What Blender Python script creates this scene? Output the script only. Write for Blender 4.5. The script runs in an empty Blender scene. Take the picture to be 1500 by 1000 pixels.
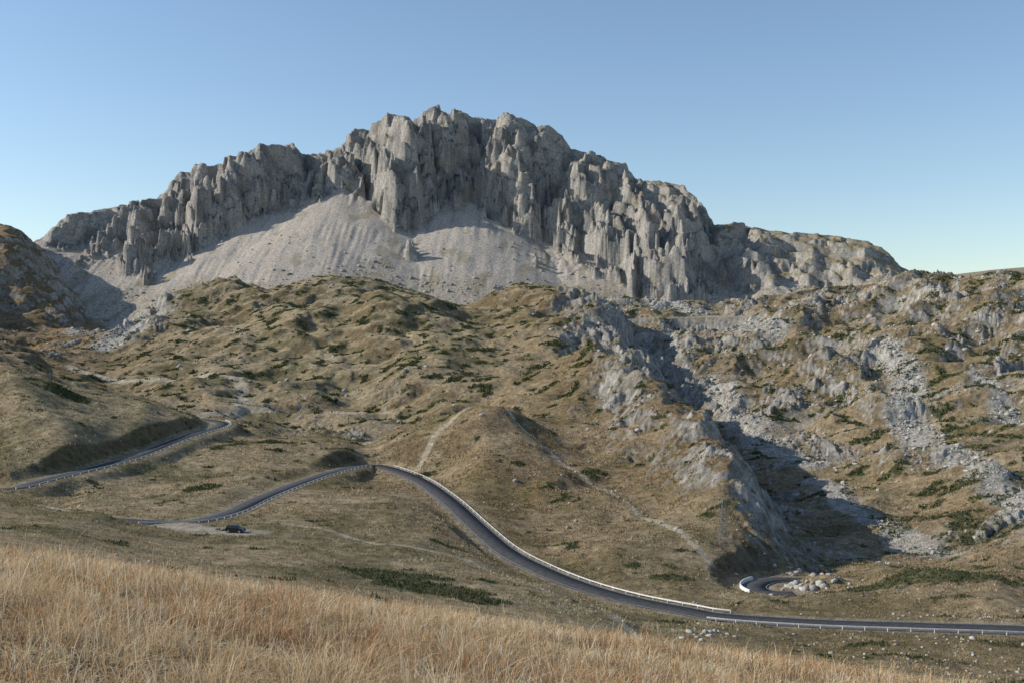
import bpy, math, time
import numpy as np
from mathutils import Vector
T0=time.time()
rng=np.random.default_rng(7)
sc=bpy.context.scene
F32=np.float32
# ------------------------------------------------------------------ noise
_p=np.random.default_rng(11).permutation(256).astype(np.int32)
_P=np.concatenate([_p,_p])
_a=np.arange(256)/256*2*np.pi
_GX=np.cos(_a).astype(F32); _GY=np.sin(_a).astype(F32)
def pn(x,y,seed=0):
    x=(x+seed*37.17).astype(F32) if hasattr(x,'astype') else x
    y=(y+seed*11.73).astype(F32)
    xi=np.floor(x).astype(np.int32); yi=np.floor(y).astype(np.int32)
    xf=x-xi; yf=y-yi
    X=xi&255; Y=yi&255; X1=(X+1)&255; Y1=(Y+1)&255
    u=xf*xf*xf*(xf*(xf*6-15)+10); v=yf*yf*yf*(yf*(yf*6-15)+10)
    def g(a,b,fx,fy):
        h=_P[_P[a]+b]; return _GX[h]*fx+_GY[h]*fy
    n00=g(X,Y,xf,yf); n10=g(X1,Y,xf-1,yf); n01=g(X,Y1,xf,yf-1); n11=g(X1,Y1,xf-1,yf-1)
    a=n00+u*(n10-n00); b=n01+u*(n11-n01)
    return (a+v*(b-a))*1.5
def fbm(x,y,lam,octs=4,seed=0,gain=.5):
    s=0;a=1;t=0
    for o in range(octs):
        s=s+a*pn(x/lam,y/lam,seed+o*3+1); t+=a; a*=gain; lam=lam/2.03
    return s/t
def ridged(x,y,lam,octs=4,seed=0,gain=.5):
    s=0;a=1;t=0
    for o in range(octs):
        s=s+a*(1-np.abs(pn(x/lam,y/lam,seed+o*5+2))*2); t+=a; a*=gain; lam=lam/2.1
    return s/t
def ss(a,b,x):
    t=np.clip((x-a)/(b-a),0,1); return t*t*(3-2*t)
def smax(a,b,k):
    h=np.clip(.5+.5*(a-b)/k,0,1); return b+(a-b)*h+k*h*(1-h)
def W(u,v,d): return ((u-750)/1500*d, d, -(v-500)/1500*d)
# ------------------------------------------------------------------ roads
main_n=[(1750,935,183),(1500,922,188),(1350,917,193),(1200,912,200),(1060,903,208),(1000,893,215),(920,877,226),(850,857,238),
 (790,833,252),(740,806,272),(700,772,297),(660,735,328),(620,706,366),(584,690,398),(550,681,414),(520,683,402),(480,693,372),
 (430,710,340),(380,730,308),(340,749,282),(290,762,262),(240,764,252),(180,762,252),(120,757,258),(60,748,268),(0,738,282),(-70,730,294),
 (-110,722,306),(-100,716,318),(-40,717,314),(20,714,312),(60,704,322),(100,694,335),(150,682,352),(200,668,375),(250,648,405),(290,634,430),
 (316,626,452),(325,619,476),(300,614,500),(262,612,520)]
hair_n=[(1165,869,247),(1140,869,247),(1118,866,249),(1106,859,256),(1115,852,264),(1140,848,271),(1180,849,273),(1230,851,272)]
def spline(nodes,step=1.5):
    P=np.array([W(*n) for n in nodes]); out=[]; idx=[]
    Q=np.vstack([2*P[0]-P[1],P,2*P[-1]-P[-2]])
    for i in range(1,len(Q)-2):
        p0,p1,p2,p3=Q[i-1],Q[i],Q[i+1],Q[i+2]
        L=np.linalg.norm(p2-p1); n=max(2,int(L/step))
        for k in range(n):
            t=k/n
            out.append(.5*((2*p1)+(-p0+p2)*t+(2*p0-5*p1+4*p2-p3)*t*t+(-p0+3*p1-3*p2+p3)*t**3)); idx.append(i-1+t)
    out.append(Q[-2]); idx.append(len(P)-1)
    return np.array(out),np.array(idx)
main_p,main_i=spline(main_n); hair_p,hair_i=spline(hair_n)
def tang(P):
    t=np.gradient(P,axis=0); l=np.linalg.norm(t[:,:2],axis=1,keepdims=True); return t/l
def fg(x,y):
    yp=np.maximum(y,0)
    return -1.7-.145*y-.142*x-.00272*yp*yp
# ------------------------------------------------------------------ control points (mid terrain)
C="""0 830 110;0 790 150;0 745 210;0 721 262;150 850 110;150 810 150;150 775 200;150 751 238;130 742 285;130 728 305;
300 870 120;300 815 180;300 781 228;345 779 232;230 770 238;350 722 308;350 700 345;400 682 372;300 700 350;250 712 330;330 632 452;400 643 440;470 657 422;508 667 405;
400 645 500;480 632 560;430 604 620;500 560 700;550 500 780;300 700 348;
0 545 420;100 570 430;200 592 432;265 611 440;0 600 385;0 660 345;0 698 315;100 640 360;100 678 338;200 640 392;240 628 415;
0 550 520;100 579 520;200 596 540;300 606 560;50 530 700;150 562 700;0 505 850;0 490 1000;60 520 850;130 500 980;130 492 1080;60 492 1080;
-300 500 420;-300 600 330;-300 700 250;-300 480 800;-300 350 1200;-300 850 100;0 356 1290;35 357 1320;68 400 1290;0 440 1210;0 475 1140;95 462 1230;-100 350 1280;0 380 1600;-300 370 1600;60 470 1180;
180 522 850;250 502 850;330 480 870;420 457 880;480 442 880;560 430 880;620 439 870;670 462 860;700 471 870;
200 480 1030;250 444 1060;330 417 1080;450 406 1080;540 413 1080;600 427 1080;650 442 1080;330 484 960;450 462 960;560 454 960;450 440 1200;300 450 1200;200 485 1150;
300 560 650;300 532 750;400 522 760;500 480 820;450 552 700;600 480 800;650 530 700;600 562 640;700 562 620;650 600 540;560 614 580;
680 454 980;720 437 960;770 421 950;830 431 930;875 452 890;915 490 800;935 530 715;770 440 1100;850 445 1050;960 565 780;930 520 860;
870 523 620;920 535 575;970 572 495;1030 612 412;1056 650 372;1078 690 342;1110 745 318;1150 804 298;870 538 690;800 500 760;890 512 760;
1342 832 300;1250 790 366;1200 742 430;1150 690 505;1120 630 610;1060 565 720;1000 520 830;950 482 950;890 452 1080;
1110 725 410;1060 685 480;1000 645 560;950 605 640;1170 792 348;1220 822 312;
1000 700 360;1000 780 290;1000 830 258;900 600 490;900 700 378;900 780 298;850 640 450;800 560 600;820 460 850;750 470 860;750 530 700;750 600 540;
700 624 440;620 634 450;560 655 452;760 642 430;850 692 380;700 634 520;620 635 530;700 680 380;700 718 345;760 740 328;800 790 288;850 820 262;650 682 392;770 700 370;880 745 335;
900 842 244;1000 862 234;960 870 228;1050 832 262;1100 822 276;1100 885 222;1200 862 245;1300 852 250;1380 846 238;1480 860 224;1300 882 218;1400 893 206;1290 835 282;
1200 935 183;1300 962 160;1400 990 143;1500 972 158;1100 932 180;1000 920 187;950 942 165;900 902 190;850 882 202;800 860 213;740 850 215;700 822 236;
800 932 140;700 890 160;600 850 185;600 905 133;500 830 190;500 882 130;450 790 228;550 792 238;600 770 265;520 752 285;450 736 300;550 722 330;600 732 322;640 762 290;400 850 150;400 800 205;
750 985 85;950 985 112;1100 985 132;1100 1050 90;900 1015 90;500 930 95;300 910 90;
1500 842 272;1400 832 290;1400 762 380;1500 742 378;1300 702 470;1400 682 470;1500 660 470;1200 642 580;1300 602 610;1400 582 620;1500 560 630;1150 562 720;1200 542 740;1300 512 740;1400 490 740;1500 470 740;1050 510 860;1100 480 920;1200 464 880;1300 454 850;1350 436 850;1450 426 830;1500 432 800;
1330 415 900;1450 415 880;1250 430 950;1150 437 1020;1060 450 1080;950 446 1100;1300 445 1150;1450 445 1150;1200 445 1200;
1800 900 190;1800 800 290;1800 650 480;1800 480 740;1800 420 880;1800 450 1200;2000 980 100;1600 1000 130;1800 1000 110;
200 520 1600;500 520 1600;800 520 1600;1100 520 1600;1400 500 1600;1800 500 1600;-300 480 2200;750 520 2200;1800 520 2200;400 500 1350;700 500 1350;1000 500 1350"""
pts=[tuple(float(a) for a in s.split()) for s in C.replace('\n','').split(';') if s.strip()]
pts+= [n for n in main_n]+[hair_n[i] for i in (0,2,3,5,7)]
for y in (42.,56.):
    for s in (-.75,-.5,-.25,0,.25,.5,.75):
        z=float(fg(np.array(s*y),np.array(y))); pts.append((750+1500*s,500-1500*z/y,y))
pts=np.array(pts)
def feat(u,d): return np.stack([(u-750)/1500*4.0,np.log(d)*1.25],-1)
A=feat(pts[:,0],pts[:,2]); vals=pts[:,1]
def U(r2): return np.where(r2>1e-12,r2*np.log(r2+1e-20),0)
N=len(A); D2=((A[:,None]-A[None])**2).sum(-1)
K=U(D2)+np.eye(N)*3e-4
M=np.zeros((N+3,N+3)); M[:N,:N]=K; M[:N,N]=1; M[:N,N+1:]=A; M[N,:N]=1; M[N+1:,:N]=A.T
sol=np.linalg.solve(M,np.concatenate([vals,[0,0,0]]))
wt=sol[:N]; c0,c1,c2=sol[N:]
def tps(u,d):
    q=feat(np.clip(u,-500,2000),np.clip(d,38,2600)); sh=q.shape[:-1]; q=q.reshape(-1,2)
    out=np.empty(len(q)); CH=40000
    for i in range(0,len(q),CH):
        b=q[i:i+CH]; r2=(b[:,0:1]-A[None,:,0])**2+(b[:,1:2]-A[None,:,1])**2
        out[i:i+CH]=(r2*np.log(r2+1e-12))@wt+c0+c1*b[:,0]+c2*b[:,1]
    return out.reshape(sh)
GU=np.linspace(-520,2020,420); GL=np.linspace(math.log(38),math.log(2600),460)
gu,gl=np.meshgrid(GU,GL)
GV=tps(gu,np.exp(gl))
def tpsv(u,d):
    fu=np.clip((np.clip(u,-500,2000)-GU[0])/(GU[1]-GU[0]),1,417.999); fl=np.clip((np.log(np.clip(d,38,2600))-GL[0])/(GL[1]-GL[0]),0,457.999)
    fl=np.maximum(fl,1)
    i=fu.astype(int); j=fl.astype(int); a=(fu-i); b=(fl-j)
    def w(t): return (-.5*t+t*t-.5*t**3, 1-2.5*t*t+1.5*t**3, .5*t+2*t*t-1.5*t**3, -.5*t*t+.5*t**3)
    wa=w(a); wb=w(b); r=0
    for m in range(4):
        row=0
        for n in range(4): row=row+wa[n]*GV[j-1+m,i-1+n]
        r=r+wb[m]*row
    return r
# ------------------------------------------------------------------ mountain tables
crest=np.array([(-300,430),(-60,385),(0,366),(60,350),(100,320),(150,305),(190,297),(218,293),(238,282),(250,262),(264,249),(285,242),(310,244),(335,236),(362,230),(380,219),(400,222),(428,214),(442,222),(465,222),(480,214),(504,206),(520,188),(545,182),(572,184),(602,180),(622,162),(648,156),(672,166),(692,172),(712,169),(735,174),(790,186),(820,197),(838,212),(852,225),(870,224),(915,238),(925,250),(938,264),(975,266),(1002,270),(1020,290),(1035,308),(1048,330),(1070,327),(1092,328),(1130,338),(1172,338),(1232,346),(1290,358),(1302,372),(1318,388),(1345,404),(1400,425),(1800,470)],float)
crd=np.array([(-300,1650),(0,1560),(240,1560),(500,1650),(650,1660),(850,1600),(950,1530),(1050,1450),(1170,1410),(1300,1360),(1800,1500)],float)
base=np.array([(-300,440),(0,400),(60,372),(120,387),(200,380),(232,374),(262,392),(285,392),(305,380),(345,338),(390,318),(460,292),(500,283),(535,292),(555,344),(580,356),(605,354),(625,325),(660,300),(688,294),(702,345),(760,362),(800,378),(860,392),(920,424),(1000,428),(1080,438),(1130,420),(1200,432),(1260,420),(1290,405),(1330,415),(1400,435),(1800,480)],float)
bsd=np.array([(-300,1500),(120,1420),(230,1440),(280,1420),(345,1490),(460,1545),(535,1525),(560,1480),(605,1475),(660,1535),(690,1540),(705,1480),(800,1430),(860,1390),(920,1340),(1000,1320),(1080,1310),(1290,1285),(1800,1400)],float)
kb=np.concatenate([np.arange(-100,1340,14)]).astype(float)
kd=np.interp(kb,bsd[:,0],bsd[:,1]); kz=(500-np.interp(kb,base[:,0],base[:,1]))/1500*kd+4; kx=(kb-750)/1500*kd
def mountain(x,y):
    u=750+1500*x/y
    wv=fbm(x,y,70,3,51)*20
    uu=u+pn(x/14,y/90,61)*3
    cd=np.interp(u,crd[:,0],crd[:,1]); cz=(500-np.interp(uu,crest[:,0],crest[:,1]))/1500*cd
    ub=u+pn(x/25,y/60,62)*8
    bd=np.interp(ub,bsd[:,0],bsd[:,1]); bz=(500-np.interp(ub,base[:,0],base[:,1]))/1500*bd
    span=np.maximum(cd-bd,40)
    xs=x+wv+ (y-1500)*.22+13*pn(x/55,y/38,151)
    r1=ridged(xs,y*.42,92,2,70)
    r2=ridged(xs+pn(x/30,y/30,75)*12,y*.6,40,2,80)
    r3=ridged(xs+pn(x/12,y/12,76)*4,y*.9,15,2,90)
    r1b=ridged(xs+40-.6*(y-1500),y*.4,74,1,170)
    r4=fbm(x,y,20,2,95,.5)
    n=(.55-r1)*80+(r1b-.6)*34+(.55-r2)*30+(.5-r3)*8+r4*8
    big=np.interp(u,[0,250,1000,1100,1330],[.8,.95,.95,.48,.35])
    def prof(t):
        tt=np.clip(t,-8,3)
        return np.where(tt<0,tt*1.9,np.where(tt<1, 1-(1-tt)**1.45, 1-(tt-1)*.28)),tt
    def zc(P,tt): return np.where(tt<0, bz+tt*span*1.5, bz+(cz-bz)*P)
    P,tt=prof((y-bd+n*big)/span)
    z0=zc(P,tt)
    zb=z0+x*.10+8*pn(x/50,y/50,97)
    n2=(.5-ridged(x+.4*z0,zb*1.8,38,2,98,.5))*20+fbm(x,zb,10,2,99)*6
    P,tt=prof((y-bd+(n+n2)*big)/span)
    cl=zc(P,tt)
    for T,am,sd_ in ((17.,.62,197),(6.5,.5,198)):
        q=(cl+.22*x+T*.8*pn(x/60,y/60,sd_)+T*.35*pn(x/18,y/18,sd_+5))/T
        fl_=np.floor(q); fr=q-fl_
        cl=cl+am*T*(ss(.30,.95,fr)-fr)
    cap=cz+1.5*pn(x/9,y/9,31)+3.5*pn(x/24,y/30,32)-np.maximum(y-cd-30,0)*.25
    cl=np.minimum(cl,cap)
    fl=np.interp(u,[0,150,300,500,900],[6,8,32,46,44])
    dd=bd-y
    xw=x+5*pn(x/35,y/35,35); cone=np.full(x.shape,-500.,F32)
    for a,b,z_ in zip(kx,kd,kz):
        cone=np.maximum(cone,z_-.60*np.hypot(xw-a,y-b))
    ta=np.where(dd>0,cone,np.maximum(cone,bz+.60*-dd*.8))
    ta=ta+.9*pn(x/18,y/140,33)+1.3*pn(x/7,y/90,36)*ss(-.1,.4,pn(x/60,y/60,37))
    ta=np.minimum(ta,bz+26+.2*np.maximum(-dd,0)+np.maximum(dd,0)*2)
    lo=fl-.06*np.maximum(dd,0)
    ta=smax(ta,lo,18)
    ta=np.minimum(ta,cz-14)
    ismount=cl-ta
    z=smax(cl,ta,2.0)
    return z,ismount,u,cz
# ------------------------------------------------------------------ grid
sd=np.linspace(-.545,.545,1000); so=np.linspace(.56,1.05,40)
S=np.concatenate([-so[::-1],sd,so])
Y=np.concatenate([np.arange(-30,4,1.0),np.linspace(4,60,150,endpoint=False),np.linspace(60,180,160,endpoint=False),np.linspace(180,530,420,endpoint=False),
  np.linspace(530,1250,420,endpoint=False),np.linspace(1250,1400,90,endpoint=False),np.linspace(1400,1720,400,endpoint=False),np.linspace(1720,2200,50,endpoint=False),np.linspace(2200,3400,60,endpoint=False),np.geomspace(3400,30000,30)])
wY=.5*(Y+np.sqrt(Y*Y+30**2))+3
wY=np.where(Y>150,wY+(Y-wY)*np.clip((Y-150)/50,0,1),wY)
X=(S[None,:]*wY[:,None]); YY=np.repeat(Y[:,None],len(S),1)
nr,nc=X.shape
def roaddist(P,X,Y,mask,maxd=40):
    dist=np.full(X.shape,999.,F32); zr=np.zeros(X.shape,F32)
    idx=np.nonzero(mask.ravel())[0]; xs=X.ravel()[idx].astype(F32); ys=Y.ravel()[idx].astype(F32)
    t=tang(P); Pf=P.astype(F32); CH=20000
    dd=np.empty(len(idx),F32); zz=np.empty(len(idx),F32)
    for i in range(0,len(idx),CH):
        r2=(xs[i:i+CH,None]-Pf[None,:,0])**2+(ys[i:i+CH,None]-Pf[None,:,1])**2
        k=r2.argmin(1); dx=xs[i:i+CH]-Pf[k,0]; dy=ys[i:i+CH]-Pf[k,1]
        al=np.clip(dx*t[k,0]+dy*t[k,1],-2,2)
        dd[i:i+CH]=np.sqrt(np.maximum(r2[np.arange(len(k)),k]-al*al,0)); zz[i:i+CH]=Pf[k,2]+t[k,2]*al
    dist.ravel()[idx]=dd; zr.ravel()[idx]=zz
    return dist,zr
m1=(YY>165)&(YY<545)&(np.abs(X)<260)
rd1,rz1=roaddist(main_p,X,YY,m1)
m2=(YY>225)&(YY<310)&(X>35)&(X<115)
rd2,rz2=roaddist(hair_p,X,YY,m2)
use2=rd2<rd1; RD=np.where(use2,rd2,rd1); RZ=np.where(use2,rz2,rz1)
fade=ss(5,22,RD)
def height(X,YY,RD):
    d=np.maximum(YY,38); u=750+1500*X/d
    k=ss(8,40,RD)*ss(60,200,YY)*np.clip(YY/450,.3,1.6)
    Xw=X+k*(8*pn(X/38,YY/38,301)+4*pn(X/14,YY/14,303)); Yw=YY+k*(8*pn(X/38,YY/38,302)+4*pn(X/14,YY/14,304))
    dw=np.maximum(Yw,38)
    v=tpsv(750+1500*Xw/dw,dw); zt=-(v-500)/1500*dw
    f=ss(45,58,YY)
    zf=fg(X,YY)
    zf=zf+.10*fbm(X,YY,3.0,3,5)*ss(3,8,np.abs(YY)+np.abs(X))
    return zt*f+zf*(1-f),f,u
Z,ffar,Ucoord=height(X,YY,RD)
# rockiness field
RK="""1000 600 560 .4;1200 600 600 .65;1300 500 750 .6;1450 450 820 .65;1400 600 600 .58;1300 700 440 .55;1450 750 370 .6;1100 480 880 .62;950 440 1080 .7;1150 440 1000 .65;1080 700 350 .75;1130 760 320 .85;1050 640 400 .6;900 540 620 .6;950 580 550 .55;880 480 860 .75;920 500 820 .9;940 540 760 .9;830 560 600 .18;900 590 500 .6;
700 500 760 .06;500 500 800 .05;350 500 850 .1;450 410 1080 .38;300 430 1070 .42;770 425 940 .3;600 430 900 .06;150 560 720 .2;130 500 1050 .55;200 480 1100 .7;0 500 900 .35;100 510 900 .5;
520 610 560 .5;500 600 600 .52;700 640 430 .12;800 680 380 .35;700 720 345 .48;850 780 300 .28;950 700 380 .45;1000 780 300 .35;200 620 400 0;100 620 380 0;350 680 370 0;450 690 360 0;600 760 270 0;
300 780 230 0;600 850 180 .02;200 800 160 0;1000 850 245 .15;1150 860 250 .55;1300 850 250 .45;1450 860 225 .35;1200 940 180 .45;1450 930 175 .55;1350 800 300 .5;1050 925 182 .45;1300 970 155 .3;900 1000 100 0;300 900 90 0;1180 720 430 .55;1040 900 200 .3"""
rk=np.array([[float(a) for a in s.split()] for s in RK.replace('\n','').split(';')])
def field(tab,u,d,sig=.22):
    q=feat(u,d).astype(F32); a=feat(tab[:,0],tab[:,2]).astype(F32)
    num=np.zeros(u.shape,F32); den=np.full(u.shape,1e-9,F32)
    for k in range(len(tab)):
        r2=(q[...,0]-a[k,0])**2+(q[...,1]-a[k,1])**2
        w=1/(r2+.004)**2; num+=w*tab[k,3]; den+=w
    return num/den
_ru,_rl=np.meshgrid(np.linspace(-520,2020,200),np.linspace(math.log(38),math.log(2600),200))
RG=field(rk,_ru,np.exp(_rl))
def latt(G,u,d):
    n=G.shape[0]-1
    fu=np.clip((u+520)/2540*n,0,n-.001); fl=np.clip((np.log(np.clip(d,38,2600))-math.log(38))/(math.log(2600)-math.log(38))*n,0,n-.001)
    i=fu.astype(int);j=fl.astype(int);a=fu-i;b=fl-j
    return (G[j,i]*(1-a)+G[j,i+1]*a)*(1-b)+(G[j+1,i]*(1-a)+G[j+1,i+1]*a)*b
ROCK=latt(RG,Ucoord,YY)*ss(60,90,YY)
dsc=np.clip(YY/450,.25,1.6)
mtnfade=1-ss(1120,1300,YY)
def grads(Z):
    gx=np.gradient(Z,axis=1)/np.gradient(X,axis=1)
    gy=(np.gradient(Z,axis=0)-gx*np.gradient(X,axis=0))/np.gradient(YY,axis=0)
    return gx,gy
xb_=X+7*pn(X/20,YY/20,311); yb_=YY+7*pn(X/20,YY/20,312)
for (bu,bd_,h,rl,rr,ry) in [(735,440,9,48,14,34),(868,640,7,36,14,30),(965,545,6,26,12,24),(560,800,7,60,34,55),(400,800,5,45,25,50),(640,690,7,45,20,45),(1225,700,13,46,13,36),(1290,600,9,36,12,24),(1180,860,12,60,16,40),(1330,720,9,40,14,35),(1420,610,8,34,13,30),(1350,480,7,28,10,20),(1440,430,6,25,9,18),(800,790,6,50,20,40),(450,640,6,40,18,30),(250,760,6,50,20,50),(1020,1000,10,60,18,50),(300,1080,6,60,30,60),(800,360,4,25,9,20),(900,330,4,22,8,18)]:
    bx_=(bu-750)/1500*bd_; dx=xb_-bx_; dy=(yb_-bd_)/ry
    Z+= fade*h*np.exp(-np.where(dx<0,(dx/rl)**2,(dx/rr)**2)-dy*dy)
Z+= ss(3.6,6,RD)*3.2*np.exp(-((xb_-W(1188,0,258)[0])/8)**2-((yb_-259)/5)**2)
Z+= ffar*fade*dsc*(3.0*fbm(X,YY,55,3,1)+.8*fbm(X,YY,11,3,2))
Z+= ffar*fade*dsc*.45*ridged(X,YY,16,3,3)
kn=ridged(X+12*pn(X/60,YY/60,17),YY,85,2,18)
Z+= ffar*fade*mtnfade*np.clip(ROCK*1.5,0,1)*dsc*9*(kn-.45)
wx=X+6*pn(X/22,YY/22,14); wy=YY+6*pn(X/22,YY/22,15)
gx,gy=grads(Z); st0=np.sqrt(gx*gx+gy*gy)
RR,_=spline([(790,430,930),(875,452,890),(915,490,800),(935,530,715)],6.); R2,_=spline([(870,523,620),(920,535,575),(970,572,495),(1030,612,412),(1056,650,372),(1078,690,342),(1110,745,318),(1150,804,298)],6.)
RRR=np.vstack([RR,R2]); mk=(YY>260)&(YY<960)&(X>10)&(X<260)
rr_,_z=roaddist(RRR,X,YY,mk)
near=1-ss(25,60,rr_-8)
crag=(ss(.38,.7,st0)*near+.45*ss(.6,.95,st0)*(1-near))*ss(.25,.5,ROCK)*fade*mtnfade*ffar
Z+= crag*dsc*(5.0*(ridged(wx,wy,26,3,126,.55)-.45)+2.2*(.5-ridged(wx,wy,10,2,136)))
ro=ridged(wx,wy,40,4,20,.55); ro2=ridged(wx,wy*1.2,13,3,24)
patch=ss(-.05,.30,fbm(X,YY,60,3,27)+(ROCK-.6)*.8)
th=.86-.24*ROCK
o1=ss(th,th+.07,ro)*patch; o2=ss(th,th+.12,ro2)*patch
OUT=ffar*fade*(o1*.8+o2*.4)*np.clip(ROCK*1.8,0,1)*mtnfade
Z+= OUT*dsc*(1.7+1.2*ro)
Z+= patch*ROCK*ffar*fade*mtnfade*dsc*(1.1*ridged(wx,wy,20,3,26,.5)-.55)
# mountain
mm=YY[:,0]>950
j0=int(np.argmax(mm))
ZM,ISM,UM,CZ=mountain(X[j0:],YY[j0:])
zz=Z[j0:]
dr=YY[j0:]
zfar=np.interp(UM,[1150,1300,1345,1400,1450,1500,1600,2000],[30,100,178,172,183,187,190,150])*np.exp(-((dr-2650)/520)**2)-60+6*fbm(X[j0:],dr,200,3,8)
zfar=zfar+60*np.exp(-((dr-2650)/520)**2)
zt2=zz*(1-ss(1700,2100,dr))+(-60)*ss(1700,2100,dr)
Zc=smax(zt2,ZM*(1-ss(2000,2400,dr))+(-60)*ss(2000,2400,dr),5*ss(955,1050,dr)+.01)
Zc=np.maximum(Zc,zfar)
MW=np.zeros_like(Z); MW[j0:]=ss(-3,3,ZM-zt2)
MC=np.zeros_like(Z)-50; MC[j0:]=ISM
Z[j0:]=Zc
# road bed
bed=RZ-.16; 
wgt=1-ss(4.6,12,RD); 
Z=np.where(RD<60,Z*(1-wgt)+np.where(RD<3.9,bed,RZ-.03)*wgt,Z)
car_p=np.array(W(345,779,232))
lot=[W(300,777,236),W(345,779,232),W(262,771,242)]
ld=np.minimum.reduce([np.hypot((X-l[0])/1.5,YY-l[1]) for l in lot])
LW=(1-ss(2.5,7,ld))*(RD>4.5)
Z=np.where((LW>0),Z*(1-LW)+(car_p[2])*LW,Z)
# ------------------------------------------------------------------ normals / colours
gx,gy=grads(Z)
nz=1/np.sqrt(1+gx*gx+gy*gy)
slope=np.sqrt(gx*gx+gy*gy)
def mix(a,b,t): return a*(1-t[...,None])+b*t[...,None]
def c(*v): return np.array(v,F32)
f1=fbm(X,YY,90,3,40)*.5+.5; f2=fbm(X,YY,14,4,41)*.5+.5; f3=fbm(X,YY,3.5,3,42)*.5+.5; f4=fbm(X,YY,34,4,43)*.5+.5
COL=mix(np.broadcast_to(c(.335,.262,.160),X.shape+(3,)),c(.195,.165,.085),ss(.40,.62,f1*.4+f2*.3+f4*.3))
COL=mix(COL,c(.42,.345,.225),ss(.50,.70,f2)*.7)
COL=mix(COL,c(.145,.13,.060),ss(.55,.69,f4)*.6)
COL=COL*(.58+.84*f3)[...,None]
BRT="""1000 600 560 .7;1050 650 400 .9;950 560 600 .5;40 420 1200 1;0 380 1280 1;110 450 1200 1;-100 380 1280 1;0 480 1130 .8;700 660 410 .6;800 700 370 .7;850 760 310 .5;620 650 430 .4;500 500 800 0;1300 550 700 .45;1400 480 760 .5;200 640 400 0;600 850 180 0;300 780 230 .1;450 620 560 .3;1000 800 280 .3;1400 870 220 .4;300 430 1070 .1;900 900 190 0;450 690 360 .3;1300 700 450 .4"""
bt=np.array([[float(a) for a in s.split()] for s in BRT.split(';')]); BG=field(bt,_ru,np.exp(_rl))
BR=latt(BG,Ucoord,YY)
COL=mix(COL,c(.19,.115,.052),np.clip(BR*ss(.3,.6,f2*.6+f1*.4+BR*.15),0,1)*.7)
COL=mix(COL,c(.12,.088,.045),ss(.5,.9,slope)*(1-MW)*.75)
sn=fbm(X*.8,YY*1.15,13,3,44)+.25*(f4-.5); sn2=fbm(X,YY,4.5,3,45)
SCT="""500 500 800 .62;650 520 700 .7;400 520 760 .62;300 500 850 .58;450 410 1080 .7;750 480 850 .6;850 520 700 .6;1000 600 560 .4;1300 500 750 .7;1400 600 600 .7;1400 720 400 .8;1300 660 480 .6;1200 600 620 .6;1000 450 1050 .6;1450 440 830 .7;700 640 430 .2;600 760 270 .1;300 780 230 .1;600 850 185 .2;1150 830 270 .4;1350 850 245 .6;1480 880 210 .5;200 640 400 .2;950 720 370 .3;500 600 600 .4;50 420 1200 .3;1000 880 220 .15;900 940 150 0;300 690 350 .6;400 690 365 .3;200 850 110 .1;100 520 900 .4"""
st=np.array([[float(a) for a in s.split()] for s in SCT.split(';')]); SG=field(st,_ru,np.exp(_rl))
SCd=latt(SG,Ucoord,YY)
SCR=ss(.54-.42*SCd,.68-.42*SCd,sn+.5*sn2+.05)*ss(70,120,YY)*(1-MW)*ss(6,14,RD)
for (pu,pv,pd,rx,ry) in [(560,838,188,8,4),(640,852,180,11,4.5),(690,862,175,7,3),(295,722,322,6,5),(620,690,385,5,3),(100,577,420,9,4),(630,835,192,5,2),(400,652,425,8,4),(985,850,243,6,2),(1340,858,240,12,5),(1430,862,232,14,4),(1270,862,240,6,3),(1440,770,350,9,4),(1370,735,380,8,4),(1420,700,420,8,4),(1310,745,370,6,4)]:
    px,py,_=W(pu,pv,pd); e=((X-px)/rx)**2+((YY-py)/(ry*1.6))**2
    SCR=np.maximum(SCR,1-ss(.75,1.15,e+sn2*.9))
OUTC=np.clip(OUT,0,1)
rkn=ridged(wx,wy,7,3,47); rks=fbm(X,YY,3,3,48)
RM=np.clip(ss(.25,.7,OUTC*(.45+.8*ss(.35,.9,slope))+.25*rks)+ss(.93-.4*ROCK,1.03-.4*ROCK,rkn+.15*rks)*patch*np.clip(ROCK*1.7,0,1)*fade,0,1)*(1-MW)*ss(60,100,YY)
RM=np.clip(RM+ss(.85,1.25,slope+.7*rks+.25*near)*ss(.3,.6,ROCK)*(1-MW)*fade*(.5+.5*ss(.3,.6,f2)),0,1)
SCR=SCR*(1-.7*RM)
rockc=mix(np.broadcast_to(c(.43,.41,.37),X.shape+(3,)),c(.26,.248,.225),ss(.3,.65,fbm(X,YY,6,3,49)*.5+.5))
COL=mix(COL,rockc,RM*.92)
scr=ss(.12,.3,fbm(X,YY,45,3,52)+ROCK*.45-.29)*ss(.4,.65,ROCK)*(1-MW)
COL=mix(COL,c(.36,.345,.315)*1.0,np.clip(scr*ss(-.25,.2,rks),0,1)*.65)
COL=mix(COL,c(.065,.074,.031),SCR*(.78+.22*ss(-.2,.2,sn2)))
streams=[([(1290,520,740),(1330,560,660),(1320,600,600),(1350,640,530),(1420,690,450),(1520,735,380)],11),([(1420,560,650),(1490,610,540),(1560,660,470)],8),([(1040,560,760),(1075,600,650),(1110,640,590),(1190,690,500)],10),
 ([(1190,700,480),(1290,770,380),(1400,800,330)],7),([(840,436,1180),(930,450,1090),(1050,470,960),(1130,500,850)],18),([(120,495,1090),(200,500,1000),(150,520,900)],24),([(1370,660,500),(1440,700,430),(1500,760,360)],7),([(640,455,980),(690,446,1020)],9)]
SCM=np.zeros_like(Z)
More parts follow.
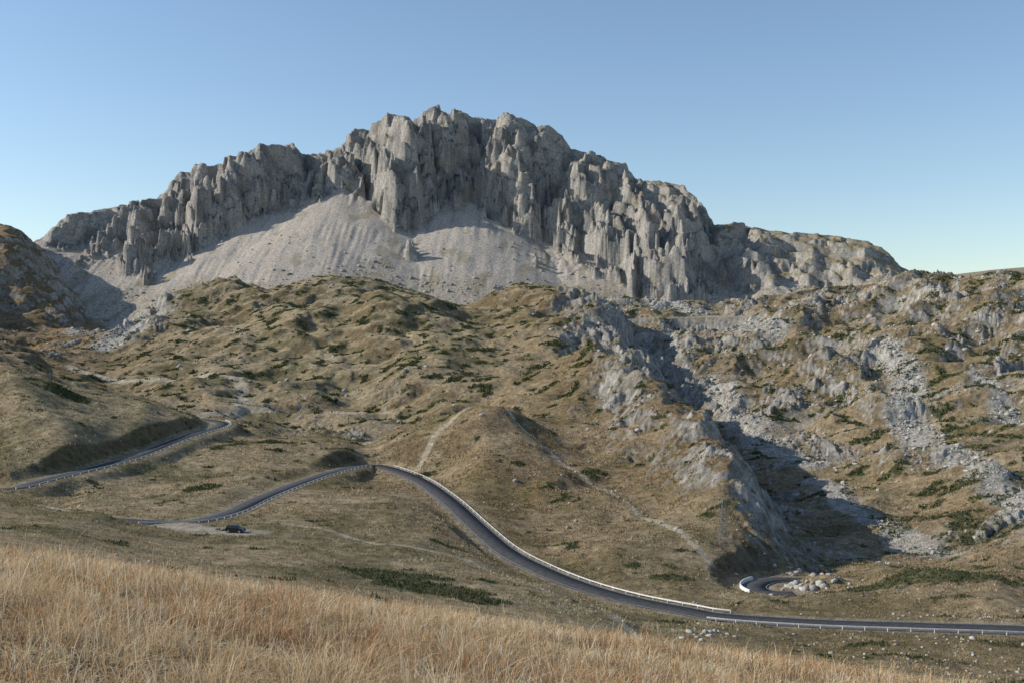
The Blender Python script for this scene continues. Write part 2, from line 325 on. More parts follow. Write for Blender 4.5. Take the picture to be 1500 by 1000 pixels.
for tr,wd_ in streams:
    P,_=spline(tr,5.0); m=(YY>P[:,1].min()-40)&(YY<P[:,1].max()+40)&(X>P[:,0].min()-40)&(X<P[:,0].max()+40)
    td,_z=roaddist(P,X,YY,m); SCM=np.maximum(SCM,1-ss(wd_*.4,wd_*1.3,td+10*fbm(X,YY,18,3,160)+4*rks))
COL=mix(COL,c(.43,.415,.38)*1.0,SCM*(1-MW)*(.5+.45*ss(-.2,.2,rks)))
# mountain colours
cliff=ss(-1.5,1.5,MC)
ta=np.broadcast_to(c(.43,.38,.32),X.shape+(3,))
st1=fbm(X*1.0,YY*.10,8,4,55); st2=fbm(X,YY,60,2,56); st3=fbm(X,YY*.14,22,3,155)
ta=mix(ta,c(.31,.29,.27),ss(-.05,.4,st1+st2*.5+st3*.4)*.85)
ta=mix(ta,c(.50,.44,.365),ss(.05,.4,st2-st1*.5+st3*.3)*.6)
lowt=1-ss(-.05,.35,fbm(X,YY,80,3,57)+.008*(Z-62))
ta=mix(ta,c(.25,.21,.12),lowt*.55*ss(-.2,.2,rks))
gp=ss(.22,.38,fbm(X,YY*.6,30,3,158)+.1*(1-ss(60,160,Z)))
ta=mix(ta,c(.22,.19,.11),gp*.5)
mr=mix(np.broadcast_to(c(.345,.325,.295),X.shape+(3,)),c(.18,.178,.172),ss(-.15,.35,fbm(X,YY*.6+Z*.7,24,4,58)))
mr=mix(mr,c(.46,.43,.375),ss(.12,.45,fbm(X+Z*.2,YY*.3+Z,13,3,59))*.6)
mr=mix(mr,c(.33,.27,.20),ss(.15,.4,fbm(X,YY+Z*.5,34,3,159))*.45)
grm=ss(.0,.3,fbm(X,YY,40,4,60)+.9*(nz-.72)+np.interp(Ucoord,[0,200,600,750,860,900,950,1000,1050,1150,1330],[-.05,0,0,.1,.3,.55,.55,.35,.3,.55,.7]))
mr=mix(mr,c(.21,.175,.095),np.clip(grm*ss(.46,.66,nz),0,1)*.85)
MCOL=mix(ta,mr,cliff)
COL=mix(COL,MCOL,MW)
COL=np.where((YY>2050)[...,None],c(.27,.235,.16)*(.8+.4*f2)[...,None],COL)
tracks=[[(60,737,280),(140,752,245),(215,768,242),(300,778,235),(350,783,229)],[(740,860,212),(800,878,203),(870,905,190),(950,944,164),(1020,975,140)],
 [(262,612,520),(300,600,560),(350,592,590),(345,577,670),(260,574,690),(160,571,700),(100,560,740)],[(505,664,455),(560,650,462),(620,634,460),(720,628,450)],
 [(735,634,440),(800,668,405),(870,710,365),(960,770,305),(1040,822,265)],[(420,775,255),(560,800,235),(680,822,232),(760,850,215)],[(350,590,590),(430,600,600),(480,596,610),(560,600,600)],[(690,628,445),(640,660,420),(610,680,400),(590,684,405)]]
for ti,tr in enumerate(tracks):
    P,_=spline(tr,2.0); m=(YY>P[:,1].min()-8)&(YY<P[:,1].max()+8)&(X>P[:,0].min()-8)&(X<P[:,0].max()+8)
    td,_z=roaddist(P,X,YY,m); w0=[2.4,1.1,4.2,2.6,1.3,1.0,3.2,1.6][ti]
    COL=mix(COL,c(.46,.40,.30),(1-ss(w0*.6,w0*1.5,td+.5*f3))*.85)
LG=np.clip(LW*1.6,0,1)
COL=mix(COL,c(.36,.32,.255),LG*.75)
COL=mix(COL,c(.32,.28,.21),(1-ss(3.7,5.4,RD+1.4*(f3-.5)))*.8)
COL=mix(COL,c(.34,.25,.13)*1.0,1-ss(40,70,YY))
COL=np.clip(COL,.01,.6)
# ------------------------------------------------------------------ mesh helper
def raw_mesh(name,co,q,smooth=True):
    me=bpy.data.meshes.new(name); k=q.shape[1]
    me.vertices.add(len(co)); me.vertices.foreach_set('co',co.astype(F32).ravel())
    me.loops.add(q.size); me.loops.foreach_set('vertex_index',q.astype(np.int32).ravel())
    me.polygons.add(len(q)); me.polygons.foreach_set('loop_start',(np.arange(len(q))*k).astype(np.int32))
    if smooth: me.polygons.foreach_set('use_smooth',np.ones(len(q),bool))
    me.update(calc_edges=True)
    return me
def grid_mesh(name,X,Y,Z):
    nr,nc=X.shape
    co=np.stack([X,Y,Z],-1).reshape(-1,3).astype(F32)
    i=np.arange(nr*nc).reshape(nr,nc)
    q=np.stack([i[:-1,:-1],i[:-1,1:],i[1:,1:],i[1:,:-1]],-1).reshape(-1,4).astype(np.int32)
    return raw_mesh(name,co,q)
def add_col(me,col,name='Col'):
    a=me.color_attributes.new(name,'FLOAT_COLOR','POINT')
    rgba=np.ones((len(col),4),F32); rgba[:,:3]=col; a.data.foreach_set('color',rgba.ravel())
def obj(name,me,mat=None,parent=None):
    o=bpy.data.objects.new(name,me); sc.collection.objects.link(o)
    if mat: me.materials.append(mat)
    if parent: o.parent=parent
    return o
def nt(mat):
    mat.use_nodes=True; n=mat.node_tree; b=n.nodes['Principled BSDF']; return n,b
def mat_simple(name,col,rough=.7,metal=0,noise=0,scale=5):
    m=bpy.data.materials.new(name); n,b=nt(m); b.inputs['Roughness'].default_value=rough; b.inputs['Metallic'].default_value=metal
    b.inputs['Base Color'].default_value=(*col,1)
    if noise:
        t=n.nodes.new('ShaderNodeTexNoise'); t.inputs['Scale'].default_value=scale; t.inputs['Detail'].default_value=6
        g=n.nodes.new('ShaderNodeNewGeometry'); n.links.new(g.outputs['Position'],t.inputs['Vector'])
        r=n.nodes.new('ShaderNodeMapRange'); r.inputs[3].default_value=1-noise; r.inputs[4].default_value=1+noise
        r.inputs[1].default_value=.3; r.inputs[2].default_value=.7
        n.links.new(t.outputs[0],r.inputs[0])
        mx=n.nodes.new('ShaderNodeVectorMath'); mx.operation='SCALE'; mx.inputs[0].default_value=col
        n.links.new(r.outputs[0],mx.inputs['Scale']); n.links.new(mx.outputs[0],b.inputs['Base Color'])
    return m
tm=bpy.data.materials.new('terrain_mat'); n,b=nt(tm); L=n.links
b.inputs['Roughness'].default_value=.95; b.inputs['Specular IOR Level'].default_value=.15
at=n.nodes.new('ShaderNodeAttribute'); at.attribute_name='Col'
ge=n.nodes.new('ShaderNodeNewGeometry')
def noise(scale,det=8,rough=.6):
    t=n.nodes.new('ShaderNodeTexNoise'); t.inputs['Scale'].default_value=scale; t.inputs['Detail'].default_value=det; t.inputs['Roughness'].default_value=rough
    L.new(ge.outputs['Position'],t.inputs['Vector']); return t
t1=noise(.35,7,.75); t2=noise(2.2,4,.7)
r1=n.nodes.new('ShaderNodeMapRange'); r1.inputs[1].default_value=.32; r1.inputs[2].default_value=.68; r1.inputs[3].default_value=.5; r1.inputs[4].default_value=1.5
L.new(t1.outputs[0],r1.inputs[0])
r2=n.nodes.new('ShaderNodeMapRange'); r2.inputs[1].default_value=.3; r2.inputs[2].default_value=.7; r2.inputs[3].default_value=.6; r2.inputs[4].default_value=1.4
L.new(t2.outputs[0],r2.inputs[0])
mu=n.nodes.new('ShaderNodeMath'); mu.operation='MULTIPLY'; L.new(r1.outputs[0],mu.inputs[0]); L.new(r2.outputs[0],mu.inputs[1])
sv=n.nodes.new('ShaderNodeVectorMath'); sv.operation='SCALE'; L.new(at.outputs['Color'],sv.inputs[0]); L.new(mu.outputs[0],sv.inputs['Scale'])
L.new(sv.outputs[0],b.inputs['Base Color'])
bp=n.nodes.new('ShaderNodeBump'); bp.inputs['Strength'].default_value=1; bp.inputs['Distance'].default_value=1.7
L.new(t1.outputs[0],bp.inputs['Height']); 
bp2=n.nodes.new('ShaderNodeBump'); bp2.inputs['Strength'].default_value=.8; bp2.inputs['Distance'].default_value=.25
L.new(t2.outputs[0],bp2.inputs['Height']); L.new(bp.outputs[0],bp2.inputs['Normal']); L.new(bp2.outputs[0],b.inputs['Normal'])
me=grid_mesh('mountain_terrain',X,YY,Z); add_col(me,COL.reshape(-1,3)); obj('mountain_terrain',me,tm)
def vc_mat(name,rough=.85,transl=0,var=.0):
    m=bpy.data.materials.new(name); n,b=nt(m); b.inputs['Roughness'].default_value=rough; b.inputs['Specular IOR Level'].default_value=.15
    a=n.nodes.new('ShaderNodeAttribute'); a.attribute_name='Col'
    src=a.outputs['Color']
    if var:
        g=n.nodes.new('ShaderNodeNewGeometry'); t=n.nodes.new('ShaderNodeTexNoise'); t.inputs['Scale'].default_value=2.5; t.inputs['Detail'].default_value=5
        n.links.new(g.outputs['Position'],t.inputs['Vector'])
        r=n.nodes.new('ShaderNodeMapRange'); r.inputs[1].default_value=.3;r.inputs[2].default_value=.7;r.inputs[3].default_value=1-var;r.inputs[4].default_value=1+var
        n.links.new(t.outputs[0],r.inputs[0]); s=n.nodes.new('ShaderNodeVectorMath'); s.operation='SCALE'
        n.links.new(src,s.inputs[0]); n.links.new(r.outputs[0],s.inputs['Scale']); src=s.outputs[0]
    n.links.new(src,b.inputs['Base Color'])
    if transl:
        tr=n.nodes.new('ShaderNodeBsdfTranslucent'); n.links.new(src,tr.inputs['Color']); mx=n.nodes.new('ShaderNodeMixShader'); mx.inputs[0].default_value=transl
        n.links.new(b.outputs[0],mx.inputs[1]); n.links.new(tr.outputs[0],mx.inputs[2]); n.links.new(mx.outputs[0],n.nodes['Material Output'].inputs[0])
    return m
A_cell=(np.gradient(X,axis=1)*np.gradient(YY,axis=0))
def sample(density,count,rowmask):
    p=(density*A_cell*rowmask)[:-1,:-1].ravel().astype(np.float64); p=np.clip(p,0,None); cs=np.cumsum(p); cs/=cs[-1]
    k=np.searchsorted(cs,rng.random(count)); k=np.clip(k,0,len(p)-1); j=k//(nc-1); i=k%(nc-1); a=rng.random(count); b_=rng.random(count)
    def bl(G): return (G[j,i]*(1-a)+G[j,i+1]*a)*(1-b_)+(G[j+1,i]*(1-a)+G[j+1,i+1]*a)*b_
    return bl(X),bl(YY),bl(Z),j,i
def ground(x,y):
    j=int(np.argmin(np.abs(Y-y))); i=int(np.argmin(np.abs(X[j]-x))); return float(Z[j,i])
inview=(np.abs(Ucoord-750)<830)
import bmesh
bm=bmesh.new(); bmesh.ops.create_icosphere(bm,subdivisions=1,radius=1)
iv=np.array([v.co[:] for v in bm.verts]); bm.faces.ensure_lookup_table(); itf=np.array([[v.index for v in f.verts] for f in bm.faces]); bm.free()
def boulders(name,x,y,z,size,mat,tint):
    n_=len(x); jit=1+rng.normal(0,.2,(n_,len(iv)))[...,None]
    V=iv[None]*jit; sc3=np.stack([size*rng.uniform(.7,1.5,n_),size*rng.uniform(.7,1.4,n_),size*rng.uniform(.45,.95,n_)],-1)
    V=V*sc3[:,None]; th=rng.random(n_)*6.28; cs,sn_=np.cos(th)[:,None],np.sin(th)[:,None]
    vx=V[...,0]*cs-V[...,1]*sn_; vy=V[...,0]*sn_+V[...,1]*cs
    co=np.stack([vx+x[:,None],vy+y[:,None],V[...,2]+(z+size*.1)[:,None]],-1).reshape(-1,3)
    q=(itf[None]+(np.arange(n_)*len(iv))[:,None,None]).reshape(-1,3)
    me=raw_mesh(name,co,q,False); sh=rng.uniform(.6,1.05,n_)
    add_col(me,np.repeat(sh[:,None]*np.array(tint)[None],len(iv),0)); return obj(name,me,mat)
bmat=vc_mat('boulder_mat',.9,0,.25)
dens=(ROCK**1.5+.012+SCM*.8)*(1-MW)*(RD>5.5)*(.1+1.7*ss(.45,.7,f2)*(.3+patch)+SCM)*(1-.6*SCR)*inview*(slope<1.2)
x,y,z,j,i=sample(dens,50000,((YY>95)&(YY<1130)).astype(F32))
sz=np.clip(.18*rng.pareto(2.6,len(x))+.18,0,1.2)*np.clip(y/420,.5,1.6)
ex=[]
for (u_,v_,d_,n_,r_,s_) in [(1178,862,254,34,3.0,.8),(1195,850,262,20,4,.6),(1035,928,180,22,3,.45),(1160,838,282,14,4,.6),(1480,905,190,50,10,.35),(1400,905,193,40,9,.3),(1440,960,165,90,12,.25),(1180,930,183,60,16,.22),(1340,935,178,60,12,.22),(440,808,215,3,2,.3),(180,830,150,8,4,.25)]:
    for k in range(n_):
        a=(u_-750)/1500*d_+rng.normal(0,r_); b_=d_+rng.normal(0,r_)
        if np.min(np.hypot(main_p[:,0]-a,main_p[:,1]-b_))<5 or np.min(np.hypot(hair_p[4:,0]-a,hair_p[4:,1]-b_))<4.2: continue
        ex.append((a,b_,ground(a,b_),s_*rng.uniform(.3,1.6)))
ex=np.array(ex); x=np.r_[x,ex[:,0]];y=np.r_[y,ex[:,1]];z=np.r_[z,ex[:,2]];sz=np.r_[sz,ex[:,3]]
boulders('limestone_boulders',x,y,z,sz,bmat,(.42,.40,.36))
dens=MW*(cliff<.5)*(.15+lowt)*inview*((Z<150))
x,y,z,j,i=sample(dens,4500,((YY>1050)&(YY<1560)).astype(F32))
sz=np.clip(.7*rng.pareto(2.4,len(x))+.5,0,3.0)*1.0
boulders('scree_boulders',x,y,z,sz,bmat,(.38,.36,.33))
smat=vc_mat('shrub_mat',.8,.15)
dens=SCR*inview*(RM<.5)+0
x,y,z,j,i=sample(dens,70000,((YY>80)&(YY<1130)).astype(F32))
def tufts(name,x,y,z,h,w,col,mat,per=3,lean=.3):
    n_=len(x)*per; x=np.repeat(x,per);y=np.repeat(y,per);z=np.repeat(z,per);h=np.repeat(h,per)*rng.uniform(.6,1.3,n_);w=np.repeat(w,per)
    col=np.repeat(col,per,0)*rng.uniform(.7,1.3,n_)[:,None]
    x=x+rng.normal(0,1,n_)*w*.5; y=y+rng.normal(0,1,n_)*w*.5
    th=rng.random(n_)*6.28; dx=np.cos(th)*w*.5; dy=np.sin(th)*w*.5
    lx=rng.normal(0,lean,n_)*h; ly=rng.normal(0,lean,n_)*h
    co=np.empty((n_,3,3)); co[:,0]=np.stack([x-dx,y-dy,z-.1],-1); co[:,1]=np.stack([x+dx,y+dy,z-.1],-1); co[:,2]=np.stack([x+lx,y+ly,z+h],-1)
    me=raw_mesh(name,co.reshape(-1,3),np.arange(n_*3).reshape(-1,3),False); add_col(me,np.repeat(col,3,0)); return obj(name,me,mat)
hh=rng.uniform(.35,.8,len(x))*np.clip(y/400,.6,1.5)
cc=np.array([.078,.088,.036])[None]*rng.uniform(.6,1.4,len(x))[:,None]
tufts('juniper_scrub',x,y,z,hh,hh*1.1,cc,smat,3)
gm=vc_mat('meadow_tuft_mat',.9,.25)
dens=(1-MW)*(RD>4.8)*(1-RM)*inview*(.15+1.5*ss(.4,.65,f2))*(LW<.2)/np.maximum(YY,60)**1.5
x,y,z,j,i=sample(dens,150000,((YY>48)&(YY<560)).astype(F32))
cc=COL[j,i]*rng.uniform(.8,1.5,len(x))[:,None]
hh=rng.uniform(.12,.38,len(x))*np.clip(y/180,.7,1.9)
tufts('meadow_grass',x,y,z,hh,hh*.8,cc,gm,2,.4)
# ---- foreground grass
nt_=9400
ys=np.sqrt(rng.uniform(3.2**2,44**2,nt_*3)); xs=rng.uniform(-.62,.62,nt_*3)*(ys+2)
keep=(fbm(xs,ys,1.6,3,71)*.5+.5+rng.uniform(-.3,.3,len(xs)))>.34
xs=xs[keep][:nt_];ys=ys[keep][:nt_]
ne=900; xe=rng.uniform(-.6,.3,ne); ye=rng.uniform(5,13,ne); xs=np.r_[xs,xe*(ye+1)]; ys=np.r_[ys,ye]
per=32; n_=len(xs)*per
spr=np.repeat(rng.uniform(.05,.2,len(xs)),per)
ox=rng.normal(0,1,n_); oy=rng.normal(0,1,n_)
bx=np.repeat(xs,per)+ox*spr; by=np.repeat(ys,per)+oy*spr
bz=fg(bx,by)+.10*fbm(bx,by,3.0,3,5)-.02
tuH=np.repeat(rng.uniform(.13,.50,len(xs))*(.3+1.4*(fbm(xs,ys,3,3,72)*.5+.5)),per)
H=tuH*rng.uniform(.4,1.1,n_); tall=rng.random(n_)<.02; H=np.where(tall,H*1.4+.10,H)
wd=rng.uniform(.0022,.0052,n_)*np.clip(by/9,1,2.6)
tl=np.repeat(rng.random(len(xs))*6.28,per)
lean=rng.uniform(.15,1.35,n_)*np.where(tall,.4,1)
lx=ox*.45+np.cos(tl)*.55+rng.normal(0,.3,n_)+.08; ly=oy*.45+np.sin(tl)*.55+rng.normal(0,.3,n_)
lx*=lean; ly*=lean
pxd=np.cos(rng.random(n_)*6.28); pyd=np.sqrt(1-pxd**2)
lv=np.array([0,.38,.72,1.0]); co=np.empty((n_,8,3),F32)
for k,t in enumerate(lv):
    cx=bx+lx*H*t**1.8*.95; cy=by+ly*H*t**1.8*.95; cz=bz+H*(t-.50*lean*t**2.4)
    w_=wd*(1-t*.8)
    co[:,2*k]=np.stack([cx-pxd*w_,cy-pyd*w_,cz],-1); co[:,2*k+1]=np.stack([cx+pxd*w_,cy+pyd*w_,cz],-1)
q=np.array([[0,1,3,2],[2,3,5,4],[4,5,7,6]])[None]+(np.arange(n_)*8)[:,None,None]
me=raw_mesh('dry_grass',co.reshape(-1,3),q.reshape(-1,4))
cA=np.array([.74,.56,.33]);cB=np.array([.45,.255,.12]);cC=np.array([.82,.73,.54])
tt=np.repeat(rng.random(len(xs))*.55+1.0*ss(-.2,.3,fbm(xs,ys,3.5,3,73))*.6,per)+rng.normal(0,.12,n_); tt=np.clip(tt,0,1)[:,None]
cb=cA*(1-tt)+cB*tt
pale=np.repeat(rng.random(len(xs))<.16,per)
hi=((rng.random(n_)<.12)|(pale&(rng.random(n_)<.7)))[:,None]; cb=np.where(hi,cC,cb)
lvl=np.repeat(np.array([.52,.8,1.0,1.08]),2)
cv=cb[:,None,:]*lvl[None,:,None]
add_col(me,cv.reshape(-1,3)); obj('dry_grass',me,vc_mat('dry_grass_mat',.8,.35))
# ------------------------------------------------------------------ roads
asph=mat_simple('asphalt_mat',(.055,.055,.058),.9,0,.3,.8); asph.node_tree.nodes['Principled BSDF'].inputs['Specular IOR Level'].default_value=.15
paint=mat_simple('road_paint_mat',(.4,.4,.39),.6,0,.3,3)
galv=mat_simple('guardrail_mat',(.50,.50,.49),.45,.2,.2,2)
conc=mat_simple('concrete_mat',(.62,.61,.58),.8,0,.15,2)
def strip(P,o1,o2,dz,skirt=0):
    t=tang(P); nx,ny=-t[:,1],t[:,0]; a=P.copy(); a[:,0]+=nx*o1;a[:,1]+=ny*o1;a[:,2]+=dz; b_=P.copy(); b_[:,0]+=nx*o2;b_[:,1]+=ny*o2;b_[:,2]+=dz
    rows=[a,b_]
    if skirt:
        a2=a.copy();a2[:,2]-=skirt;b2=b_.copy();b2[:,2]-=skirt; rows=[a2,a,b_,b2]
    co=np.stack(rows,1); m,k,_=co.shape; i=np.arange(m*k).reshape(m,k)
    q=np.stack([i[:-1,:-1],i[:-1,1:],i[1:,1:],i[1:,:-1]],-1).reshape(-1,4)
    return co.reshape(-1,3),q
def road(name,P,hw=3.3):
    root=bpy.data.objects.new(name,None); sc.collection.objects.link(root)
    co,q=strip(P,-hw,hw,0,.4); obj('asphalt_surface',raw_mesh('asphalt_surface',co,q,False),asph,root)
    for nm,o in (('edge_line_left',hw-.3),('edge_line_right',-hw+.3)):
        co,q=strip(P,o-.06,o+.06,.008); obj(nm,raw_mesh(nm,co,q,False),paint,root)
    return root
road('mountain_road',main_p,3.1); road('mountain_road',hair_p,3.0)
def rail(P,off):
    t=tang(P); nx,ny=-t[:,1],t[:,0]; B=P.copy(); B[:,0]+=nx*off; B[:,1]+=ny*off
    s=np.concatenate([[0],np.cumsum(np.linalg.norm(np.diff(B[:,:2],axis=0),axis=1))]); m=int(s[-1]/2)+1; sN=np.linspace(0,s[-1],m)
    B=np.stack([np.interp(sN,s,B[:,k]) for k in range(3)],-1); N_=np.stack([np.interp(sN,s,nx),np.interp(sN,s,ny)],-1)
    prof=[(.0,.45),(.07,.50),(.07,.56),(.0,.60),(.07,.65),(.07,.71),(.0,.76),(-.02,.76),(-.02,.45),(.0,.45)]
    rows=[np.stack([B[:,0]+N_[:,0]*a,B[:,1]+N_[:,1]*a,B[:,2]+h-.05],-1) for a,h in prof]
    co=np.stack(rows,1); mm_,k,_=co.shape; i=np.arange(mm_*k).reshape(mm_,k)
    q=np.stack([i[:-1,:-1],i[:-1,1:],i[1:,1:],i[1:,:-1]],-1).reshape(-1,4)
    co=[co.reshape(-1,3)]; Q=[q]; base_=mm_*k
    for p in B[::2]:
        w=.07; v=np.array([[sx*w,sy*w,h] for h in (-.6,.68) for sx,sy in ((-1,-1),(1,-1),(1,1),(-1,1))])+p
        co.append(v); Q.append(np.array([[0,1,5,4],[1,2,6,5],[2,3,7,6],[3,0,4,7],[4,5,6,7]])+base_); base_+=8
    return obj('guardrail',raw_mesh('guardrail',np.vstack(co),np.vstack(Q),False),galv)
def seg(a,b): m=(main_i>=a)&(main_i<=b); return main_p[m]
rail(seg(4,13.6),-3.7); rail(seg(0,4.3),3.7); rail(seg(14.6,21.5),3.7); rail(seg(30,38.4),-3.7)
# low concrete parapet round the outside of the lower hairpin
def parapet(P,off):
    t=tang(P); nx,ny=-t[:,1],t[:,0]
    prof=[(-.22,-.5),(-.15,.75),(.15,.75),(.22,-.5)]
    rows=[np.stack([P[:,0]+nx*(off+a),P[:,1]+ny*(off+a),P[:,2]+h],-1) for a,h in prof]
    co=np.stack(rows,1); m_,k,_=co.shape; i=np.arange(m_*k).reshape(m_,k)
    q=np.stack([i[:-1,:-1],i[:-1,1:],i[1:,1:],i[1:,:-1]],-1).reshape(-1,4)
    q=np.vstack([q,[[i[0,0],i[0,3],i[0,2],i[0,1]]],[[i[-1,0],i[-1,1],i[-1,2],i[-1,3]]]])
    return obj('concrete_parapet',raw_mesh('concrete_parapet',co.reshape(-1,3),q,False),conc)
hs=hair_p[(hair_i>=1.6)&(hair_i<=4.4)]
cen=np.array(W(1150,859,258)); tt_=tang(hs); nn=np.stack([-tt_[:,1],tt_[:,0]],-1); sgn_=np.sign(((hs[:,:2]-cen[:2])*nn).sum())
parapet(hs,3.6*sgn_)
# ------------------------------------------------------------------ car
def box_from_profile(name,prof,half_w,mat,parent,taper=None,bev=.05):
    bm=bmesh.new(); L=[];R=[]
    for (a,h) in prof:
        k=taper(h) if taper else 1
        L.append(bm.verts.new((a,-half_w*k,h))); R.append(bm.verts.new((a,half_w*k,h)))
    n_=len(prof)
    for i in range(n_):
        j=(i+1)%n_; bm.faces.new((L[i],L[j],R[j],R[i]))
    bm.faces.new(L[::-1]); bm.faces.new(R)
    bmesh.ops.recalc_face_normals(bm,faces=bm.faces)
    bmesh.ops.bevel(bm,geom=list(bm.edges),offset=bev,segments=2,affect='EDGES',clamp_overlap=True)
    me=bpy.data.meshes.new(name); bm.to_mesh(me); bm.free(); return obj(name,me,mat,parent)
car=bpy.data.objects.new('parked_car',None); sc.collection.objects.link(car)
cp=mat_simple('car_paint',(.02,.024,.03),.25,.3,.05,2); gl=mat_simple('car_glass',(.04,.05,.06),.08,0,.05,2); ty=mat_simple('tyre',(.02,.02,.02),.9,0,.1,5); al=mat_simple('alloy',(.5,.5,.52),.35,.8,.05,5)
lt=mat_simple('headlight_glass',(.7,.7,.68),.2,0,.05,5); rl=mat_simple('tail_light',(.35,.02,.02),.3,0,.05,5)
body=[(-2.15,.35),(-2.2,.75),(-2.12,1.0),(-1.0,1.06),(.95,1.06),(1.9,.96),(2.18,.75),(2.2,.4),(2.0,.28),(-2.0,.28)]
box_from_profile('body',body,.9,cp,car)
cab=[(-2.02,1.0),(-1.85,1.42),(-1.5,1.62),(.1,1.64),(.45,1.55),(1.05,1.02)]
box_from_profile('cabin',cab,.84,cp,car,lambda h:1-.22*(h-1.0))
for sgn in (-1,1):
    for nm,pr in (('side_window_front',[(-.28,1.1),(-.28,1.5),(.32,1.48),(.82,1.1)]),('side_window_rear',[(-1.15,1.1),(-1.15,1.5),(-.38,1.5),(-.38,1.1)]),('quarter_window',[(-1.8,1.14),(-1.6,1.46),(-1.25,1.5),(-1.25,1.12)])):
        bm=bmesh.new(); vs=[bm.verts.new((a,sgn*(.84*(1-.22*(h-1))+.012),h)) for a,h in pr]; bm.faces.new(vs); m_=bpy.data.meshes.new(nm); bm.to_mesh(m_); bm.free(); obj(nm,m_,gl,car)
for nm,pp in (('windscreen',[(.52,1.52,.66),(1.0,1.08,.74)]),('rear_window',[(-1.84,1.47,.66),(-2.01,1.1,.72)])):
    bm=bmesh.new(); s=1 if nm=='windscreen' else -1
    v=[bm.verts.new((pp[0][0]+.03*s,-pp[0][2],pp[0][1])),bm.verts.new((pp[0][0]+.03*s,pp[0][2],pp[0][1])),bm.verts.new((pp[1][0]+.03*s,pp[1][2],pp[1][1])),bm.verts.new((pp[1][0]+.03*s,-pp[1][2],pp[1][1]))]
    bm.faces.new(v); m_=bpy.data.meshes.new(nm); bm.to_mesh(m_); bm.free(); obj(nm,m_,gl,car)
for kx_,px in enumerate((-1.35,1.35)):
    for ky_,py in enumerate((-.82,.82)):
        for nm,r,wd_,mt in (('wheel',.36,.24,ty),('rim',.22,.27,al)):
            bm=bmesh.new(); bmesh.ops.create_cone(bm,cap_ends=True,segments=20,radius1=r,radius2=r,depth=wd_)
            for v in bm.verts: v.co=Vector((v.co.x+px,v.co.z+py,v.co.y+.36))
            m_=bpy.data.meshes.new(nm); bm.to_mesh(m_); bm.free(); obj(f'{nm}_{kx_}{ky_}',m_,mt,car)
for nm,xx,mt in (('headlight',2.17,lt),('tail_light',-2.17,rl)):
    for sgn in (-1,1):
        box_from_profile(nm,[(xx-.04,.68),(xx-.04,.84),(xx+.04,.82),(xx+.04,.68)],.14,mt,car,bev=.01).location.y=sgn*.68
car.location=(car_p[0],car_p[1],car_p[2]+.02); car.rotation_euler=(0,0,math.radians(-12))
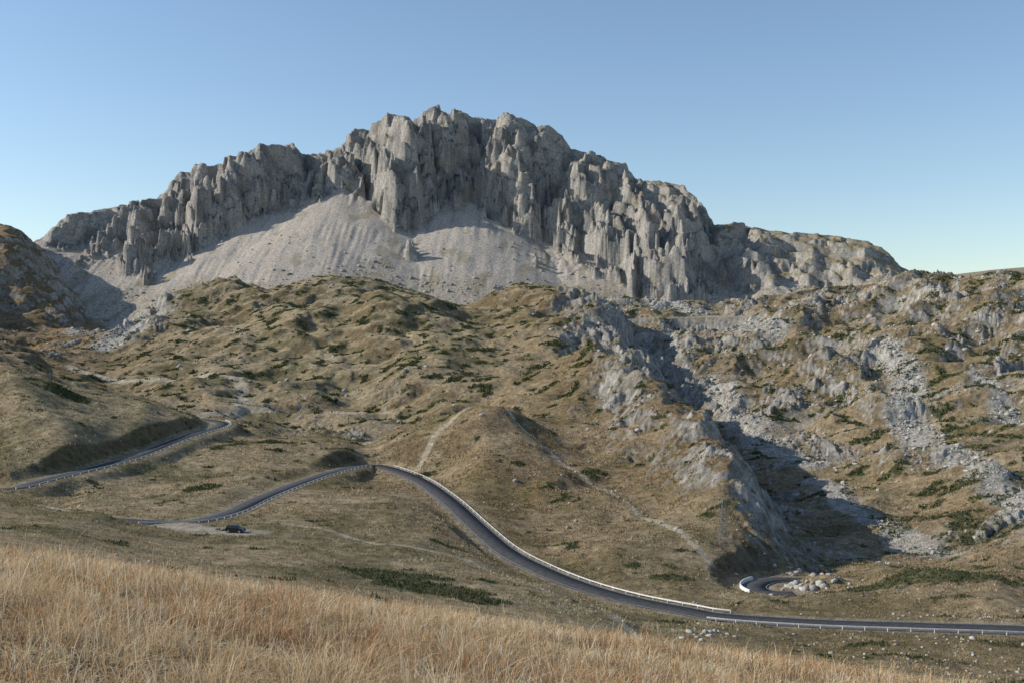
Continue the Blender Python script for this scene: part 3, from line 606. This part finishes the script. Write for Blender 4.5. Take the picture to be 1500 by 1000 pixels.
# ------------------------------------------------------------------ pylons
steel=mat_simple('pylon_steel',(.22,.23,.23),.5,.5,.1,3)
def struts(name,segs,r,mat,parent=None):
    co=[];Q=[];b0=0
    for a,b_ in segs:
        a=np.array(a,float);b_=np.array(b_,float);d=b_-a;d/=np.linalg.norm(d); u_=np.cross(d,[.3,.9,.2]);u_/=np.linalg.norm(u_);v_=np.cross(d,u_)
        for p in (a,b_):
            for k in range(4): co.append(p+r*(math.cos(k*1.5708)*u_+math.sin(k*1.5708)*v_))
        Q+= [[b0+k,b0+(k+1)%4,b0+4+(k+1)%4,b0+4+k] for k in range(4)]; b0+=8
    return obj(name,raw_mesh(name,np.array(co),np.array(Q),False),mat,parent)
def pylon(u,d,hgt):
    x=(u-750)/1500*d; z=ground(x,d); root=bpy.data.objects.new('power_pylon',None); sc.collection.objects.link(root); root.location=(x,d,z-.3)
    S_=[];lv=np.linspace(0,1,8); hw=lambda t:1.15*(1-t)**.9+.22
    cr=[(-1,-1),(1,-1),(1,1),(-1,1)]
    for a,b_ in zip(lv[:-1],lv[1:]):
        for k in range(4):
            c1=cr[k];c2=cr[(k+1)%4]
            S_.append(((c1[0]*hw(a),c1[1]*hw(a),a*hgt),(c1[0]*hw(b_),c1[1]*hw(b_),b_*hgt)))
            S_.append(((c1[0]*hw(a),c1[1]*hw(a),a*hgt),(c2[0]*hw(b_),c2[1]*hw(b_),b_*hgt)))
            S_.append(((c2[0]*hw(a),c2[1]*hw(a),a*hgt),(c1[0]*hw(b_),c1[1]*hw(b_),b_*hgt)))
    struts('lattice_tower',S_,.05,steel,root)
    A_=[]
    for h,w in ((.98,1.8),(.86,2.4)):
        A_+= [((-w,0,h*hgt),(w,0,h*hgt)),((-w,0,h*hgt),(0,0,(h+.05)*hgt)),((w,0,h*hgt),(0,0,(h+.05)*hgt))]
    struts('cross_arms',A_,.06,steel,root)
    struts('insulators',[((s*w,0,h*hgt),(s*w,0,h*hgt-.7)) for s in (-1,1) for h,w in ((.98,1.7),(.86,2.3))],.07,steel,root)
    return np.array([x,d,z-.3]),hgt
p1=pylon(1060,280,12.5); p2=pylon(715,545,14); p3=pylon(1560,250,12.5)
W_=[]
for (pa,ha),(pb,hb) in ((p2,p1),(p1,p3)):
    for s in (-2.3,2.3):
        a=pa+[s,0,.86*ha-.7]; b_=pb+[s,0,.86*hb-.7]; pr=None
        for k in range(25):
            t=k/24; p=a*(1-t)+b_*t; p[2]-=5*4*t*(1-t)
            if pr is not None: W_.append((pr,p))
            pr=p
struts('power_lines',W_,.018,steel)
# ------------------------------------------------------------------ light
el=math.radians(29.5); az=math.radians(-87)
Ld=Vector((math.sin(az)*math.cos(el),math.cos(az)*math.cos(el),math.sin(el)))
sl=bpy.data.lights.new('sun','SUN'); sl.energy=5.0; sl.angle=math.radians(.5); sl.color=(1,.93,.81)
so_=bpy.data.objects.new('sun',sl); sc.collection.objects.link(so_); so_.rotation_euler=Ld.to_track_quat('Z','Y').to_euler()
w=bpy.data.worlds.new('World'); sc.world=w; w.use_nodes=True; wn=w.node_tree; bg=wn.nodes['Background']
sky=wn.nodes.new('ShaderNodeTexSky'); sky.sky_type='NISHITA'; sky.sun_disc=False; sky.sun_elevation=el; sky.sun_rotation=az
sky.altitude=1000; sky.air_density=1.2; sky.dust_density=.6; sky.ozone_density=2.3
wn.links.new(sky.outputs[0],bg.inputs[0]); bg.inputs[1].default_value=.15
# ------------------------------------------------------------------ camera
cam=bpy.data.cameras.new('camera'); cam.lens=36; cam.sensor_width=36; cam.clip_start=.1; cam.clip_end=60000
co_=bpy.data.objects.new('camera',cam); sc.collection.objects.link(co_); co_.location=(0,0,0); co_.rotation_euler=(math.radians(90),0,0); sc.camera=co_
sc.view_settings.view_transform='Standard'; sc.view_settings.look='None'; sc.view_settings.exposure=0; sc.view_settings.gamma=1
